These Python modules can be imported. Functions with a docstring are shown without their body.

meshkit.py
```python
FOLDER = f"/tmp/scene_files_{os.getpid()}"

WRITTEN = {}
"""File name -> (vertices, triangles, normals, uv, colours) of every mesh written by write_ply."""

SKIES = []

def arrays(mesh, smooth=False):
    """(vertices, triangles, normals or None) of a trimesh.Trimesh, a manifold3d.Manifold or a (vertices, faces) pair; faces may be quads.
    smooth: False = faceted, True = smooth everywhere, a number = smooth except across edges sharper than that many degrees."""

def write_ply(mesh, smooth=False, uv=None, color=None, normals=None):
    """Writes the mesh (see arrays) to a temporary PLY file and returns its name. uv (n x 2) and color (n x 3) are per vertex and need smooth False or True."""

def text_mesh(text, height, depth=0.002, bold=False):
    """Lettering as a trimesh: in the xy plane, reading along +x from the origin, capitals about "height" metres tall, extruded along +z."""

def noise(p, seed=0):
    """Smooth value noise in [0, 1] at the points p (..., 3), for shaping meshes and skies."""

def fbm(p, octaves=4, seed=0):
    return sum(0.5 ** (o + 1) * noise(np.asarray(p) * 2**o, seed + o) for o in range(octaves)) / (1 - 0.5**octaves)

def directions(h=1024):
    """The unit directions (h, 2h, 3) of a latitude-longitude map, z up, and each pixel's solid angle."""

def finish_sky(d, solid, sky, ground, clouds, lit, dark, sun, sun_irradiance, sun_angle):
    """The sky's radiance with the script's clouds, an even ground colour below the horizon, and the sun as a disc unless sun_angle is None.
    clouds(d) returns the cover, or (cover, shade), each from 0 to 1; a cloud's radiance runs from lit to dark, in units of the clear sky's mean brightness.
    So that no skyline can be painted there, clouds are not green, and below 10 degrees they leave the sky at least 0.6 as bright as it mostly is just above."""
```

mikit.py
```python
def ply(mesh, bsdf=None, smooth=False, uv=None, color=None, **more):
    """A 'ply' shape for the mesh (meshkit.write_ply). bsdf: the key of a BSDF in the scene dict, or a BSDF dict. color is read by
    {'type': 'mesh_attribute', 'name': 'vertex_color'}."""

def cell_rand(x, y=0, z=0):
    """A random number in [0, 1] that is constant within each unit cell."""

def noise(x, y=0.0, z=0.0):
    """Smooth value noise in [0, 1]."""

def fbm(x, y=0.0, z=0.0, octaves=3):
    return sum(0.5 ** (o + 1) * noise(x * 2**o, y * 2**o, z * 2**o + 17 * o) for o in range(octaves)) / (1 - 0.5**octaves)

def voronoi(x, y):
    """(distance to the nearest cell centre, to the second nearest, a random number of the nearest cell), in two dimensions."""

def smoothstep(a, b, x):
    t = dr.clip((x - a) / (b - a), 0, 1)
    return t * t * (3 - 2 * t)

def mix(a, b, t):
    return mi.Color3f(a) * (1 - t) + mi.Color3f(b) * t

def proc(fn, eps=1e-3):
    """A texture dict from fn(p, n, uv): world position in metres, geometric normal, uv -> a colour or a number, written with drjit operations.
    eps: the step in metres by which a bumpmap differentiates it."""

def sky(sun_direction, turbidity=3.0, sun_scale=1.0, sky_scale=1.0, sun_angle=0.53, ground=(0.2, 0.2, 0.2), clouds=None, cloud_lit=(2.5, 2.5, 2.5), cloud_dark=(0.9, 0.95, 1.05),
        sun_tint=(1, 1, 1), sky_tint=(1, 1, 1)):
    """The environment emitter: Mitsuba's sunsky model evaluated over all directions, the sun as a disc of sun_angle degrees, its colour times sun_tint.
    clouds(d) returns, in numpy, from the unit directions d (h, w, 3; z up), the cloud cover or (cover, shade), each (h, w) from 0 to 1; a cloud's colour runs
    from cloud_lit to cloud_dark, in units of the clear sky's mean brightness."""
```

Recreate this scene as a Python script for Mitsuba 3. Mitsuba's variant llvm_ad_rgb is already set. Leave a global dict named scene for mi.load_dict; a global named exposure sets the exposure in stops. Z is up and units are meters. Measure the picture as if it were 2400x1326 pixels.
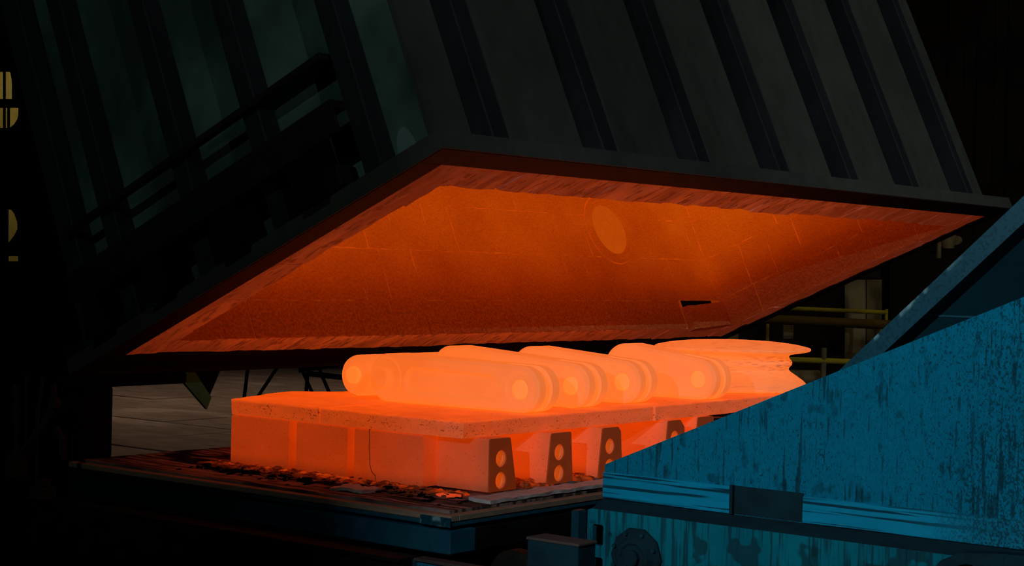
import math
import numpy as np
import trimesh
import manifold3d as m3
import shapely.geometry as sg
import drjit as dr
import mitsuba as mi
import mikit
import meshkit

T = mi.ScalarTransform4f
rng = np.random.default_rng(7)

# ------------------------------------------------------------------ camera, lights, exposure
exposure = 0.0
FPX = 3984.7
YAW, PITCH, ROLL = 0.8926, -0.0070, 0.0225
CAM = np.array([-10.618, -9.038, 1.251])
_F0 = np.array([math.sin(YAW), math.cos(YAW), 0])
_R0 = np.array([math.cos(YAW), -math.sin(YAW), 0])
_U0 = np.array([0, 0, 1.0])
FWD = _F0 * math.cos(PITCH) + _U0 * math.sin(PITCH)
_U = _U0 * math.cos(PITCH) - _F0 * math.sin(PITCH)
RIGHT = _R0 * math.cos(ROLL) + _U * math.sin(ROLL)
UP = _U * math.cos(ROLL) - _R0 * math.sin(ROLL)

scene = {
    'camera': {
        'type': 'perspective',
        'fov': math.degrees(2 * math.atan(1200 / FPX)), 'fov_axis': 'x',
        'near_clip': 0.1, 'far_clip': 200.0,
        'to_world': T().look_at(origin=CAM.tolist(), target=(CAM + FWD).tolist(), up=UP.tolist()),
    },
}
labels = {}


def spot(key, pos, target, rgb, cutoff, beam, weight=8.0):
    scene[key] = {'type': 'spot', 'intensity': {'type': 'rgb', 'value': list(rgb)}, 'cutoff_angle': cutoff, 'beam_width': beam, 'sampling_weight': weight,
                  'to_world': T().look_at(origin=list(pos), target=list(target), up=[0, 0, 1])}


# added flood lamps, none in view (their housings are built further down)
ADDED_LAMP_A = np.array([-9.0, -3.9, 3.0])      # over the blue car
ADDED_LAMP_B = np.array([-9.0, -15.0, 8.5])     # lights the hood from the front
ADDED_LAMP_C = np.array([12.0, 16.0, 9.0])      # over the floor behind the hood
ADDED_LAMP_D = np.array([11.0, 0.5, 7.5])       # over the yellow pipes
spot('added_lamp_beam', ADDED_LAMP_A, (0.0, -4.2, 0.0), (68, 81, 86), 29.5, 15, 12.0)
spot('added_lamp_beam_001', ADDED_LAMP_B, (5.0, -0.5, 6.5), (112, 122, 118), 24, 17.5, 12.0)
spot('added_lamp_beam_002', ADDED_LAMP_C, (11.0, 15.5, -1.5), (76, 50, 36), 60, 40)
spot('added_lamp_beam_003', ADDED_LAMP_D, (15.0, 4.5, 0.6), (20.0, 16.0, 9.0), 60, 30, 6.0)
ADDED_LAMP_E = np.array([3.5, 13.5, 6.5])       # in front of the yellow sheet wall at the far left
spot('added_lamp_beam_004', ADDED_LAMP_E, (7.8, 18.2, 3.0), (15, 12.8, 7), 40, 25, 5.0)
ADDED_LAMP_G = np.array([5.0, -17.0, 9.0])      # lights the far end of the hood's front
spot('added_lamp_beam_005', ADDED_LAMP_G, (10.0, -0.5, 4.5), (98, 102, 94), 24, 15, 6.0)
ADDED_LAMP_F = np.array([-10.0, 0.0, 6.5])      # lights the hood's left side
spot('added_lamp_beam_006', ADDED_LAMP_F, (-0.65, 3.0, 3.8), (10.5, 13.5, 12), 32, 13, 6.0)
scene['hall_ambient'] = {'type': 'constant', 'sampling_weight': 2.0, 'radiance': {'type': 'rgb', 'value': [0.0016, 0.0021, 0.0021]}}

# ------------------------------------------------------------------ frames
HA = math.radians(-23.6)
HM = np.array([[1, 0, 0], [0, math.cos(HA), -math.sin(HA)], [0, math.sin(HA), math.cos(HA)]])
HO = np.array([-0.6514, -0.2746, 2.0691])
HW, HD, LEDGE = 10.327, 4.18, 0.369
ZB = -0.575                      # top of the car's deck
FLOOR = -1.5


def ray(px):
    return FWD + RIGHT * (px[0] - 1200) / FPX - UP * (px[1] - 663) / FPX


# ------------------------------------------------------------------ helpers
def number(key):
    if key not in scene and key not in labels and not any(k.startswith(key + '__') for k in scene):
        return key
    i = 1
    while True:
        k = f'{key}_{i:03d}'
        if k not in scene and k not in labels and not any(q.startswith(k + '__') for q in scene):
            return k
        i += 1


def thing(name, label, category, group=None, kind=None):
    key = number(name)
    labels[key] = {'label': label, 'category': category}
    if group:
        labels[key]['group'] = group
    if kind:
        labels[key]['kind'] = kind
    return key


def atlas(mesh, smooth):
    """vertices, triangles, normals and a non-overlapping uv for a mesh whose glow varies over its surface"""
    v, f, n = meshkit.arrays(mesh, smooth)
    if n is None:
        n = np.repeat(np.cross(v[f[:, 1]] - v[f[:, 0]], v[f[:, 2]] - v[f[:, 0]]), 3, axis=0)
        n = n / np.maximum(np.linalg.norm(n, axis=1, keepdims=True), 1e-12)
    else:
        n = n[f.reshape(-1)]
    N = len(f)
    g = int(math.ceil(math.sqrt((N + 1) // 2)))
    k = np.arange(N)
    cell = np.stack([(k // 2) % g, (k // 2) // g], 1).astype(float)
    lo = np.array([[0.02, 0.02], [0.94, 0.02], [0.02, 0.94]])
    hi = np.array([[0.98, 0.98], [0.06, 0.98], [0.98, 0.06]])
    uv = (cell[:, None, :] + np.where((k % 2 == 0)[:, None, None], lo, hi)) / g
    path = meshkit.write_ply((v[f].reshape(-1, 3), np.arange(3 * N).reshape(-1, 3)), False, uv.reshape(-1, 2), None, n)
    return {'type': 'ply', 'filename': path, 'face_normals': False}


def shape(mesh, bsdf, smooth, emit, weight):
    if emit is None:
        return mikit.ply(mesh, bsdf, smooth=smooth)
    if emit['type'] == 'proc':
        s = atlas(mesh, smooth)
        s['bsdf'] = {'type': 'ref', 'id': bsdf}
    else:
        s = mikit.ply(mesh, bsdf, smooth=smooth)
    s['emitter'] = {'type': 'area', 'radiance': emit, 'sampling_weight': weight}
    return s


def obj(name, mesh, bsdf, parent=None, smooth=False, emit=None, weight=1.0, label=None, kind=None):
    key = number(parent + '__' + name) if parent else name
    scene[key] = shape(mesh, bsdf, smooth, emit, weight)
    if label or kind:
        labels.setdefault(key, {})
        if label:
            labels[key]['label'] = label
        if kind:
            labels[key]['kind'] = kind
    return key


def whole(name, mesh, bsdf, label, category, group=None, kind=None, **kw):
    key = thing(name, label, category, group, kind)
    scene[key] = shape(mesh, bsdf, kw.get('smooth', False), kw.get('emit'), kw.get('weight', 1.0))
    return key


def structure(name, mesh, bsdf, smooth=False):
    scene[name] = mikit.ply(mesh, bsdf, smooth=smooth)
    labels[name] = {'kind': 'structure'}
    return name


def tm(man):
    m = man.to_mesh()
    return trimesh.Trimesh(np.array(m.vert_properties)[:, :3], np.array(m.tri_verts), process=False)


def box(x0, x1, y0, y1, z0, z1):
    m = trimesh.creation.box((x1 - x0, y1 - y0, z1 - z0))
    m.apply_translation(((x0 + x1) / 2, (y0 + y1) / 2, (z0 + z1) / 2))
    return m


def mbox(x0, x1, y0, y1, z0, z1):
    return m3.Manifold.cube([x1 - x0, y1 - y0, z1 - z0]).translate([x0, y0, z0])


def cbox(x0, x1, y0, y1, z0, z1, c=0.01):
    """box with chamfered edges"""
    return tm(m3.Manifold.batch_hull([mbox(x0 + c, x1 - c, y0 + c, y1 - c, z0, z1), mbox(x0, x1, y0 + c, y1 - c, z0 + c, z1 - c),
                                      mbox(x0 + c, x1 - c, y0, y1, z0 + c, z1 - c)]))


def cat(*ms):
    return trimesh.util.concatenate(list(ms))


def prism(pts, h0, h1, axis='x', c=0.0):
    """polygon extruded along an axis; pts are (y,z) for x, (z,x) for y, (x,y) for z"""
    p = sg.Polygon(pts)
    if not p.exterior.is_ccw:
        p = sg.Polygon(list(p.exterior.coords)[::-1])
    m = trimesh.creation.extrude_polygon(p, h1 - h0)
    v = m.vertices.copy()
    v[:, 2] += h0
    if axis == 'x':
        v = v[:, [2, 0, 1]]
    elif axis == 'y':
        v = v[:, [1, 2, 0]]
    return trimesh.Trimesh(v, m.faces, process=False)


def lathe(profile, axis='z', n=64):
    prof = np.array(profile, float)
    m = trimesh.creation.revolve(prof, sections=n)
    v = m.vertices.copy()
    if axis == 'x':
        v = v[:, [2, 0, 1]]
    elif axis == 'y':
        v = v[:, [1, 2, 0]]
    m = trimesh.Trimesh(v, m.faces, process=False)
    if m.volume < 0:
        m.invert()
    return m


def move(m, d):
    m = m.copy()
    m.apply_translation(d)
    return m


def hood(m):
    """from the hood's own coordinates (u along its front, v to its hinge, w up its walls) to the world"""
    m = m.copy()
    m.vertices = np.asarray(m.vertices) @ HM.T + HO
    return m


def tube(path, r, n=10):
    path = np.asarray(path, float)
    ms = []
    for a, b in zip(path[:-1], path[1:]):
        ms.append(trimesh.creation.cylinder(radius=r, segment=[a, b], sections=n))
    for p in path[1:-1]:
        s = trimesh.creation.icosphere(subdivisions=1, radius=r)
        s.apply_translation(p)
        ms.append(s)
    return cat(*ms)


def rough(m, size, amp, freq, seed=0.0, flat=(1, 1, 1)):
    v, f = trimesh.remesh.subdivide_to_size(m.vertices, m.faces, size)
    m = trimesh.Trimesh(v, f)
    m.merge_vertices()
    v = np.asarray(m.vertices)
    d = np.stack([meshkit.fbm(v * freq + seed + 31.7 * k) for k in range(3)], 1) - 0.5
    return trimesh.Trimesh(v + d * 2 * amp * np.array(flat), m.faces, process=False)


# ------------------------------------------------------------------ materials
proc, fbm, noise, sstep, mix = mikit.proc, mikit.fbm, mikit.noise, mikit.smoothstep, mikit.mix


def diffuse(key, tex):
    scene[key] = {'type': 'twosided', 'bsdf': {'type': 'diffuse', 'reflectance': tex if isinstance(tex, dict) else {'type': 'rgb', 'value': list(tex)}}}


def paint(key, tex, rough_=0.5, metallic=0.0, spec=0.12):
    scene[key] = {'type': 'twosided', 'bsdf': {'type': 'principled', 'base_color': tex if isinstance(tex, dict) else {'type': 'rgb', 'value': list(tex)},
                                               'roughness': rough_, 'metallic': metallic, 'specular': spec}}


def hood_w(p):
    return (p.x - HO[0]) * HM[0, 2] + (p.y - HO[1]) * HM[1, 2] + (p.z - HO[2]) * HM[2, 2]


def hood_v(p):
    return (p.y - HO[1]) * HM[1, 1] + (p.z - HO[2]) * HM[2, 1]


def t_panel(p, n, uv):       # grey-green painted shell plates, dulled by heat and dust
    a = fbm(p.x * 1.3, p.y * 1.3, p.z * 1.3, 4)
    b = fbm(p.x * 9, p.y * 9, p.z * 2.5, 3)
    return mix((0.045, 0.052, 0.048), (0.075, 0.080, 0.072), a) * (0.75 + 0.5 * b)


def t_side(p, n, uv):
    a = fbm(p.x * 1.1, p.y * 1.1, p.z * 1.1 + 4, 4)
    b = fbm(p.x * 9, p.y * 9, p.z * 2.5, 3)
    c = mix((0.040, 0.075, 0.066), (0.105, 0.185, 0.155), sstep(0.3, 0.7, a)) * (0.75 + 0.5 * b)
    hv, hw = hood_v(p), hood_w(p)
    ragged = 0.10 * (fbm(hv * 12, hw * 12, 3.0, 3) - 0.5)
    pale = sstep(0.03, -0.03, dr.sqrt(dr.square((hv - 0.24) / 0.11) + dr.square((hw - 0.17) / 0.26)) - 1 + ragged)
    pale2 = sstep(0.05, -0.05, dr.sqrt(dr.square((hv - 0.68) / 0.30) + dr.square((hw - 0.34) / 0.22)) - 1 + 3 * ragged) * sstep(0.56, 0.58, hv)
    return mix(c, (0.19, 0.32, 0.31), 0.8 * dr.maximum(pale, pale2))           # pools of light near the rim, painted into the colour


def t_rib(p, n, uv):
    return mix((0.012, 0.015, 0.017), (0.026, 0.034, 0.040), fbm(p.x * 5, p.y * 5, p.z * 2, 3))


def t_black(p, n, uv):
    return mix((0.006, 0.006, 0.006), (0.018, 0.017, 0.016), fbm(p.x * 7, p.y * 7, p.z * 7, 3))


def t_blue(p, n, uv):        # worn blue paint: run-down streaks, pits that grow denser towards the right end
    s = fbm(p.y * 60, p.z * 4.5, p.x * 3, 4)
    q = fbm(p.y * 110 + 3, p.z * 75, 1.0, 3)
    big = fbm(p.y * 1.4, p.z * 1.2, 7.0, 3)
    patch = fbm(p.y * 3.2, p.z * 2.0, 9.0, 3)
    dense = sstep(-3.4, -5.2, p.y)
    streak = sstep(0.60, 0.78, s + 0.30 * (patch - 0.5) + 0.04 * dense)
    pits = sstep(0.67 - 0.19 * dense, 0.76 - 0.15 * dense, q + 0.16 * (patch - 0.5))
    blot = sstep(0.66, 0.80, fbm(p.y * 15, p.z * 9, 3.0, 3) + 0.12 * (patch - 0.5))
    fine = 0.80 + 0.40 * fbm(p.y * 160, p.z * 45, 2.0, 2)
    base = mix((0.0015, 0.180, 0.31), (0.003, 0.240, 0.39), big) * fine
    base = mix(base, (0.008, 0.050, 0.075), 0.80 * streak)
    base = mix(base, (0.006, 0.030, 0.045), 0.70 * pits)
    return mix(base, (0.006, 0.030, 0.045), 0.45 * blot)


def t_blue_rub(p, n, uv):    # the rubbing strip: paint drawn out along its length
    s = fbm(p.y * 1.1, p.z * 70, 2.0, 4)
    big = fbm(p.y * 2.2, p.z * 9, 5.0, 3)
    base = mix((0.002, 0.27, 0.46), (0.005, 0.36, 0.60), big)
    rest = sstep(-3.9, -4.6, p.y)                       # beyond the rubbed length it is pitted like the plate above
    base = mix(base, (0.006, 0.028, 0.050), 0.9 * sstep(0.52, 0.66, s) * (1 - 0.7 * rest))
    return mix(base, (0.003, 0.075, 0.115), rest * (0.45 + 0.55 * sstep(0.46, 0.56, fbm(p.y * 110 + 3, p.z * 75, 1.0, 3))))


def t_blue_dark(p, n, uv):
    a = fbm(p.y * 5, p.z * 5, p.x * 5, 4)
    return mix((0.005, 0.030, 0.045), (0.007, 0.065, 0.095), a)


def t_blue_low(p, n, uv):    # lower frame: streaked, dusty
    s = fbm(p.y * 40, p.z * 2.6, p.x * 3, 4)
    a = fbm(p.y * 2.2, p.z * 2.0, 1.0, 3)
    base = mix((0.002, 0.14, 0.20), (0.004, 0.24, 0.32), a)
    base = mix(base, (0.010, 0.045, 0.065), 0.8 * sstep(0.48, 0.66, s))
    return mix(base, (0.012, 0.035, 0.045), 0.7 * sstep(0.56, 0.66, fbm(p.y * 7, p.z * 7, 4.0, 3)))


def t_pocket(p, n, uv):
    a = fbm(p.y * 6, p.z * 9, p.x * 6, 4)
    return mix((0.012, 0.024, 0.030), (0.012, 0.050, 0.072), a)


def t_chute(p, n, uv):  # blue paint taken near black: the sheet's shade is put into its colour
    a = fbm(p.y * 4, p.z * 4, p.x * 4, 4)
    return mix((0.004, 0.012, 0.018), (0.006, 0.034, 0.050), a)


def t_bar(p, n, uv):
    s = fbm(p.y * 3, p.z * 3, p.x * 40, 3)
    q = fbm(p.y * 60, p.z * 60, 1.0, 2)
    base = mix((0.006, 0.052, 0.080), (0.012, 0.095, 0.135), s)
    edge = (p.z - 0.615) * 0.734 + (p.y + 3.40) * 0.679        # distance from the rim's worn upper edge
    worn = sstep(-0.035, -0.008, edge) * sstep(0.52, 0.64, fbm(p.y * 9, p.z * 9, p.x * 9, 3)) * sstep(-4.4, -3.9, p.y)
    return mix(mix(base, (0.006, 0.030, 0.045), 0.5 * sstep(0.55, 0.7, q)), (0.22, 0.42, 0.46), worn)


def t_car(p, n, uv):         # the car's steel frame: blue paint near the corner, fading light painted in further along
    soot = sstep(0.7, 2.3, p.y + 0.6 * (fbm(p.y * 3, p.z * 6, p.x * 3, 3) - 0.5))  # falloff of light along the beam, painted as darkening
    b = mix((0.008, 0.075, 0.13), (0.020, 0.14, 0.21), fbm(p.y * 8, p.z * 8, p.x * 8, 3))
    return mix(b, (0.010, 0.013, 0.015), soot)


def t_floor(p, n, uv):
    a = fbm(p.x * 0.6, p.y * 0.35, 1.0, 4)
    b = fbm(p.x * 6, p.y * 2.0, 2.0, 3)
    c = mix((0.20, 0.165, 0.135), (0.30, 0.255, 0.215), a) * (0.72 + 0.56 * b)
    c = mix(c, (0.42, 0.38, 0.33), 0.5 * sstep(0.62, 0.75, fbm(p.x * 1.1, p.y * 0.5, 8.0, 3)))
    return mix(c, (0.018, 0.016, 0.015), sstep(9.5, 6.5, p.y + 3 * (b - 0.5)))      # shade round the furnace, painted into the floor as near-black


def t_ledge(p, n, uv):       # pale refractory, streaked
    a = fbm(p.x * 9, p.y * 2.6, p.z * 2.6, 4)
    b = fbm(p.x * 26, p.y * 8, 1.0, 3)
    c = mix((0.44, 0.34, 0.31), (0.70, 0.58, 0.55), sstep(0.3, 0.7, a))
    burnt = sstep(0.54, 0.66, fbm(p.x * 5, p.y * 2.0, 5.0, 3))
    c = mix(c, (0.20, 0.11, 0.08), 0.5 * burnt)
    return mix(c, (0.12, 0.06, 0.05), 0.85 * sstep(0.60, 0.72, b))


def t_lining(p, n, uv):
    a = fbm(p.x * 45, p.y * 45, p.z * 45, 3)
    return mix((0.19, 0.10, 0.04), (0.33, 0.20, 0.08), sstep(0.2, 0.8, a))


def heat_lining(p):
    w = hood_w(p)
    g = 0.15 + 0.36 * sstep(0.1, 0.75, w) + 0.52 * sstep(0.35, 1.15, w) + 0.30 * sstep(0.8, 2.0, w)
    rw = sstep(7.0, 9.4, p.x)                      # the corner by the burner stays hottest
    return g * (1 + 0.18 * rw)


def e_lining(p, n, uv):
    a = fbm(p.x * 60, p.y * 60, p.z * 60, 3)
    b = fbm(p.x * 1.6, p.y * 1.6, p.z * 1.6, 3)
    soot = sstep(0.60, 0.70, fbm(p.x * 60, p.y * 60, p.z * 60, 2))
    t = heat_lining(p) * (0.46 + 0.62 * a + 0.60 * b) * (1 - 0.30 * soot)
    return mi.Color3f(0.235 * t, 0.0205 * t * (0.50 + 0.6 * t), 0.0004 * t)


def e_joint(p, n, uv):
    t = (0.12 + 0.95 * heat_lining(p)) * (0.55 + 0.9 * fbm(p.x * 5, p.y * 5, p.z * 5, 3))
    return mi.Color3f(0.36 * t, 0.036 * t, 0.001 * t)


def e_port(p, n, uv):
    t = 0.95 + 0.15 * fbm(p.x * 9, p.y * 9, p.z * 9, 3)
    return mi.Color3f(0.36 * t, 0.050 * t, 0.0015 * t)


def t_hot(p, n, uv):
    return mix((0.46, 0.34, 0.24), (0.54, 0.42, 0.30), fbm(p.x * 7, p.y * 7, p.z * 7, 3))


def e_forging(p, n, uv):
    a = fbm(p.x * 2.5, p.y * 2.5, p.z * 4, 3)
    t = 0.70 * (0.92 + 0.16 * a)
    return mi.Color3f(1.06 * t, 0.186 * t, 0.020 * t)


def e_forging_hot(p, n, uv):
    return mi.Color3f(0.90, 0.185, 0.018)


def e_wheel(p, n, uv):       # scale flecks lie in bands round the wheel
    f = fbm(p.x * 12 + p.y * 5, p.y * 12 - p.x * 5, p.z * 70, 3)
    spots = sstep(0.55, 0.66, f) * (0.35 + 0.65 * sstep(0.10, 0.02, dr.abs(p.z - 0.30)))
    t = 0.70 * (1 - 0.50 * spots)
    return mi.Color3f(1.05 * t, 0.186 * t * (1 - 0.15 * spots), 0.020 * t)


def pore(p):
    q = fbm(p.x * 74, p.y * 74, p.z * 74, 3) + 0.10 * (noise(p.x * 5, p.y * 5, p.z * 5) - 0.5)
    return 0.66 * sstep(0.66, 0.735, q)


def t_slab(p, n, uv):
    c = mix((0.50, 0.35, 0.20), (0.62, 0.45, 0.27), fbm(p.x * 10, p.y * 10, p.z * 10, 3))
    return mix(c, (0.10, 0.05, 0.035), pore(p) * sstep(0.012, -0.02, p.z))


def e_slab(p, n, uv):
    t = 0.8 + 0.4 * fbm(p.x * 8, p.y * 8, p.z * 20, 3)
    t = t * (1 - pore(p) * sstep(0.012, -0.02, p.z))
    t = t * (1 + 0.55 * sstep(-0.015, 0.0, p.z))
    return mi.Color3f(0.45 * t, 0.038 * t, 0.0010 * t)


def t_block(p, n, uv):
    c = mix((0.42, 0.25, 0.13), (0.54, 0.34, 0.20), fbm(p.x * 6, p.y * 6, p.z * 6, 3))
    return mix(c, (0.16, 0.09, 0.07), 0.5 * sstep(0.70, 0.78, fbm(p.x * 55, p.y * 55, p.z * 55, 2)))


def e_block(p, n, uv):
    deep = sstep(-0.16, 0.05, p.y)
    low = sstep(-0.60, -0.46, p.z)
    t = (0.40 + 0.16 * deep) * (1 + 0.45 * sstep(0.5, 0.9, p.x)) * (0.45 + 0.55 * low) * (0.85 + 0.3 * fbm(p.x * 5, p.y * 5, p.z * 5, 3))
    return mi.Color3f(0.62 * t, 0.042 * t, 0.0008 * t)


def e_end(p, n, uv):
    t = 0.20 * (0.8 + 0.4 * fbm(p.x * 12, p.y * 12, p.z * 12, 3))
    return mi.Color3f(0.50 * t, 0.045 * t, 0.001 * t)


def e_bore(p, n, uv):
    t = 0.55 + 0.45 * sstep(-0.1, 0.1, p.y)
    return mi.Color3f(0.55 * t, 0.075 * t, 0.004 * t)


def t_deck(p, n, uv):
    a = fbm(p.x * 7, p.y * 5, 1.0, 4)
    soot = sstep(0.48, 0.62, fbm(p.x * 5 + 9, p.y * 2.5, 2.0, 3)) * sstep(-0.75, -0.55, p.x)
    c = mix((0.10, 0.065, 0.055), (0.40, 0.28, 0.25), sstep(0.35, 0.68, fbm(p.x * 24, p.y * 1.6, 1.0, 4) + 0.25 * (a - 0.5)))
    return mix(c, (0.022, 0.020, 0.022), soot)


def t_curb(p, n, uv):
    a = fbm(p.x * 20, p.y * 3, p.z * 20, 3)
    return mix((0.34, 0.22, 0.15), (0.52, 0.36, 0.26), a)


def t_rubble(p, n, uv):
    return mix((0.08, 0.035, 0.02), (0.42, 0.17, 0.06), fbm(p.x * 40, p.y * 40, p.z * 40, 2))


def e_rubble(p, n, uv):
    near = sstep(-0.32, -0.06, p.x) * sstep(0.56, 0.40, dr.abs(p.y - 1.3) / 3.4)
    r = sstep(0.35, 0.75, fbm(p.x * 16, p.y * 16, p.z * 16, 3))
    t = near * (0.06 + 0.9 * r)
    return mi.Color3f(0.42 * t, 0.030 * t, 0.0008 * t)


def t_yellow(p, n, uv):
    a = fbm(p.x * 4, p.y * 4, p.z * 4, 3)
    return mix((0.16, 0.135, 0.012), (0.34, 0.28, 0.025), a)


def t_yellow_wall(p, n, uv):
    a = fbm(p.x * 6, p.y * 6, p.z * 2, 3)
    return mix((0.42, 0.33, 0.09), (0.62, 0.48, 0.16), a)


def t_beige(p, n, uv):
    a = fbm(p.x * 5, p.y * 5, p.z * 1.5, 3)
    return mix((0.07, 0.060, 0.032), (0.19, 0.155, 0.085), sstep(0.3, 0.7, a))


def t_hall(p, n, uv):
    a = fbm(p.x * 0.5, p.y * 0.5, p.z * 0.5, 3)
    return mix((0.030, 0.024, 0.018), (0.06, 0.045, 0.03), a)


def t_moss(p, n, uv):
    a = fbm(p.x * 3, p.y * 3, p.z * 3, 3)
    return mix((0.06, 0.065, 0.03), (0.26, 0.22, 0.10), sstep(0.45, 0.62, a))


def t_wool(p, n, uv):
    a = fbm(p.x * 14, p.y * 14, p.z * 14, 4)
    return mix((0.52, 0.44, 0.43), (0.84, 0.76, 0.74), a)


def t_green(p, n, uv):
    return mix((0.05, 0.27, 0.18), (0.08, 0.38, 0.26), fbm(p.x * 4, p.y * 4, p.z * 4, 3))


paint('m_panel', proc(t_panel), 0.65)
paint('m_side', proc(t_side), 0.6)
paint('m_rib', proc(t_rib), 0.55)
paint('m_black', proc(t_black), 0.7)
diffuse('m_blue', proc(t_blue))
paint('m_blue_rub', proc(t_blue_rub), 0.45, spec=0.08)
paint('m_blue_dark', proc(t_blue_dark), 0.6)
diffuse('m_blue_low', proc(t_blue_low))
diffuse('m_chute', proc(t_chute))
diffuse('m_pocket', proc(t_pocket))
paint('m_bar', proc(t_bar), 0.45)
paint('m_car', proc(t_car), 0.6)
diffuse('m_floor', proc(t_floor))
diffuse('m_ledge', proc(t_ledge))
diffuse('m_lining', proc(t_lining))
diffuse('m_hot', proc(t_hot))
diffuse('m_slab', proc(t_slab))
diffuse('m_block', proc(t_block))
diffuse('m_deck', proc(t_deck))
diffuse('m_curb', proc(t_curb))
diffuse('m_rubble', proc(t_rubble))
diffuse('m_yellow', proc(t_yellow))
diffuse('m_yellow_wall', proc(t_yellow_wall))
diffuse('m_brown_yellow', (0.085, 0.055, 0.012))
diffuse('m_beige', proc(t_beige))
diffuse('m_hall', proc(t_hall))
diffuse('m_moss', proc(t_moss))
diffuse('m_wool', proc(t_wool))
diffuse('m_green', proc(t_green))
diffuse('m_end', (0.24, 0.12, 0.06))
diffuse('m_dim', (0.05, 0.047, 0.04))  # darkened copy of the beige: shade on the left pipes put in as colour
diffuse('m_near_black', (0.007, 0.0065, 0.0065))
diffuse('m_scale', (0.10, 0.075, 0.07))
diffuse('m_greywool', (0.16, 0.22, 0.21))
E_LINING, E_JOINT, E_PORT = proc(e_lining), proc(e_joint), proc(e_port)
E_FORGING, E_HOTSPOT, E_WHEEL = proc(e_forging), proc(e_forging_hot), proc(e_wheel)
E_END = proc(e_end)
E_SLAB, E_BLOCK, E_BORE, E_RUBBLE = proc(e_slab), proc(e_block), proc(e_bore), proc(e_rubble)

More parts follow.
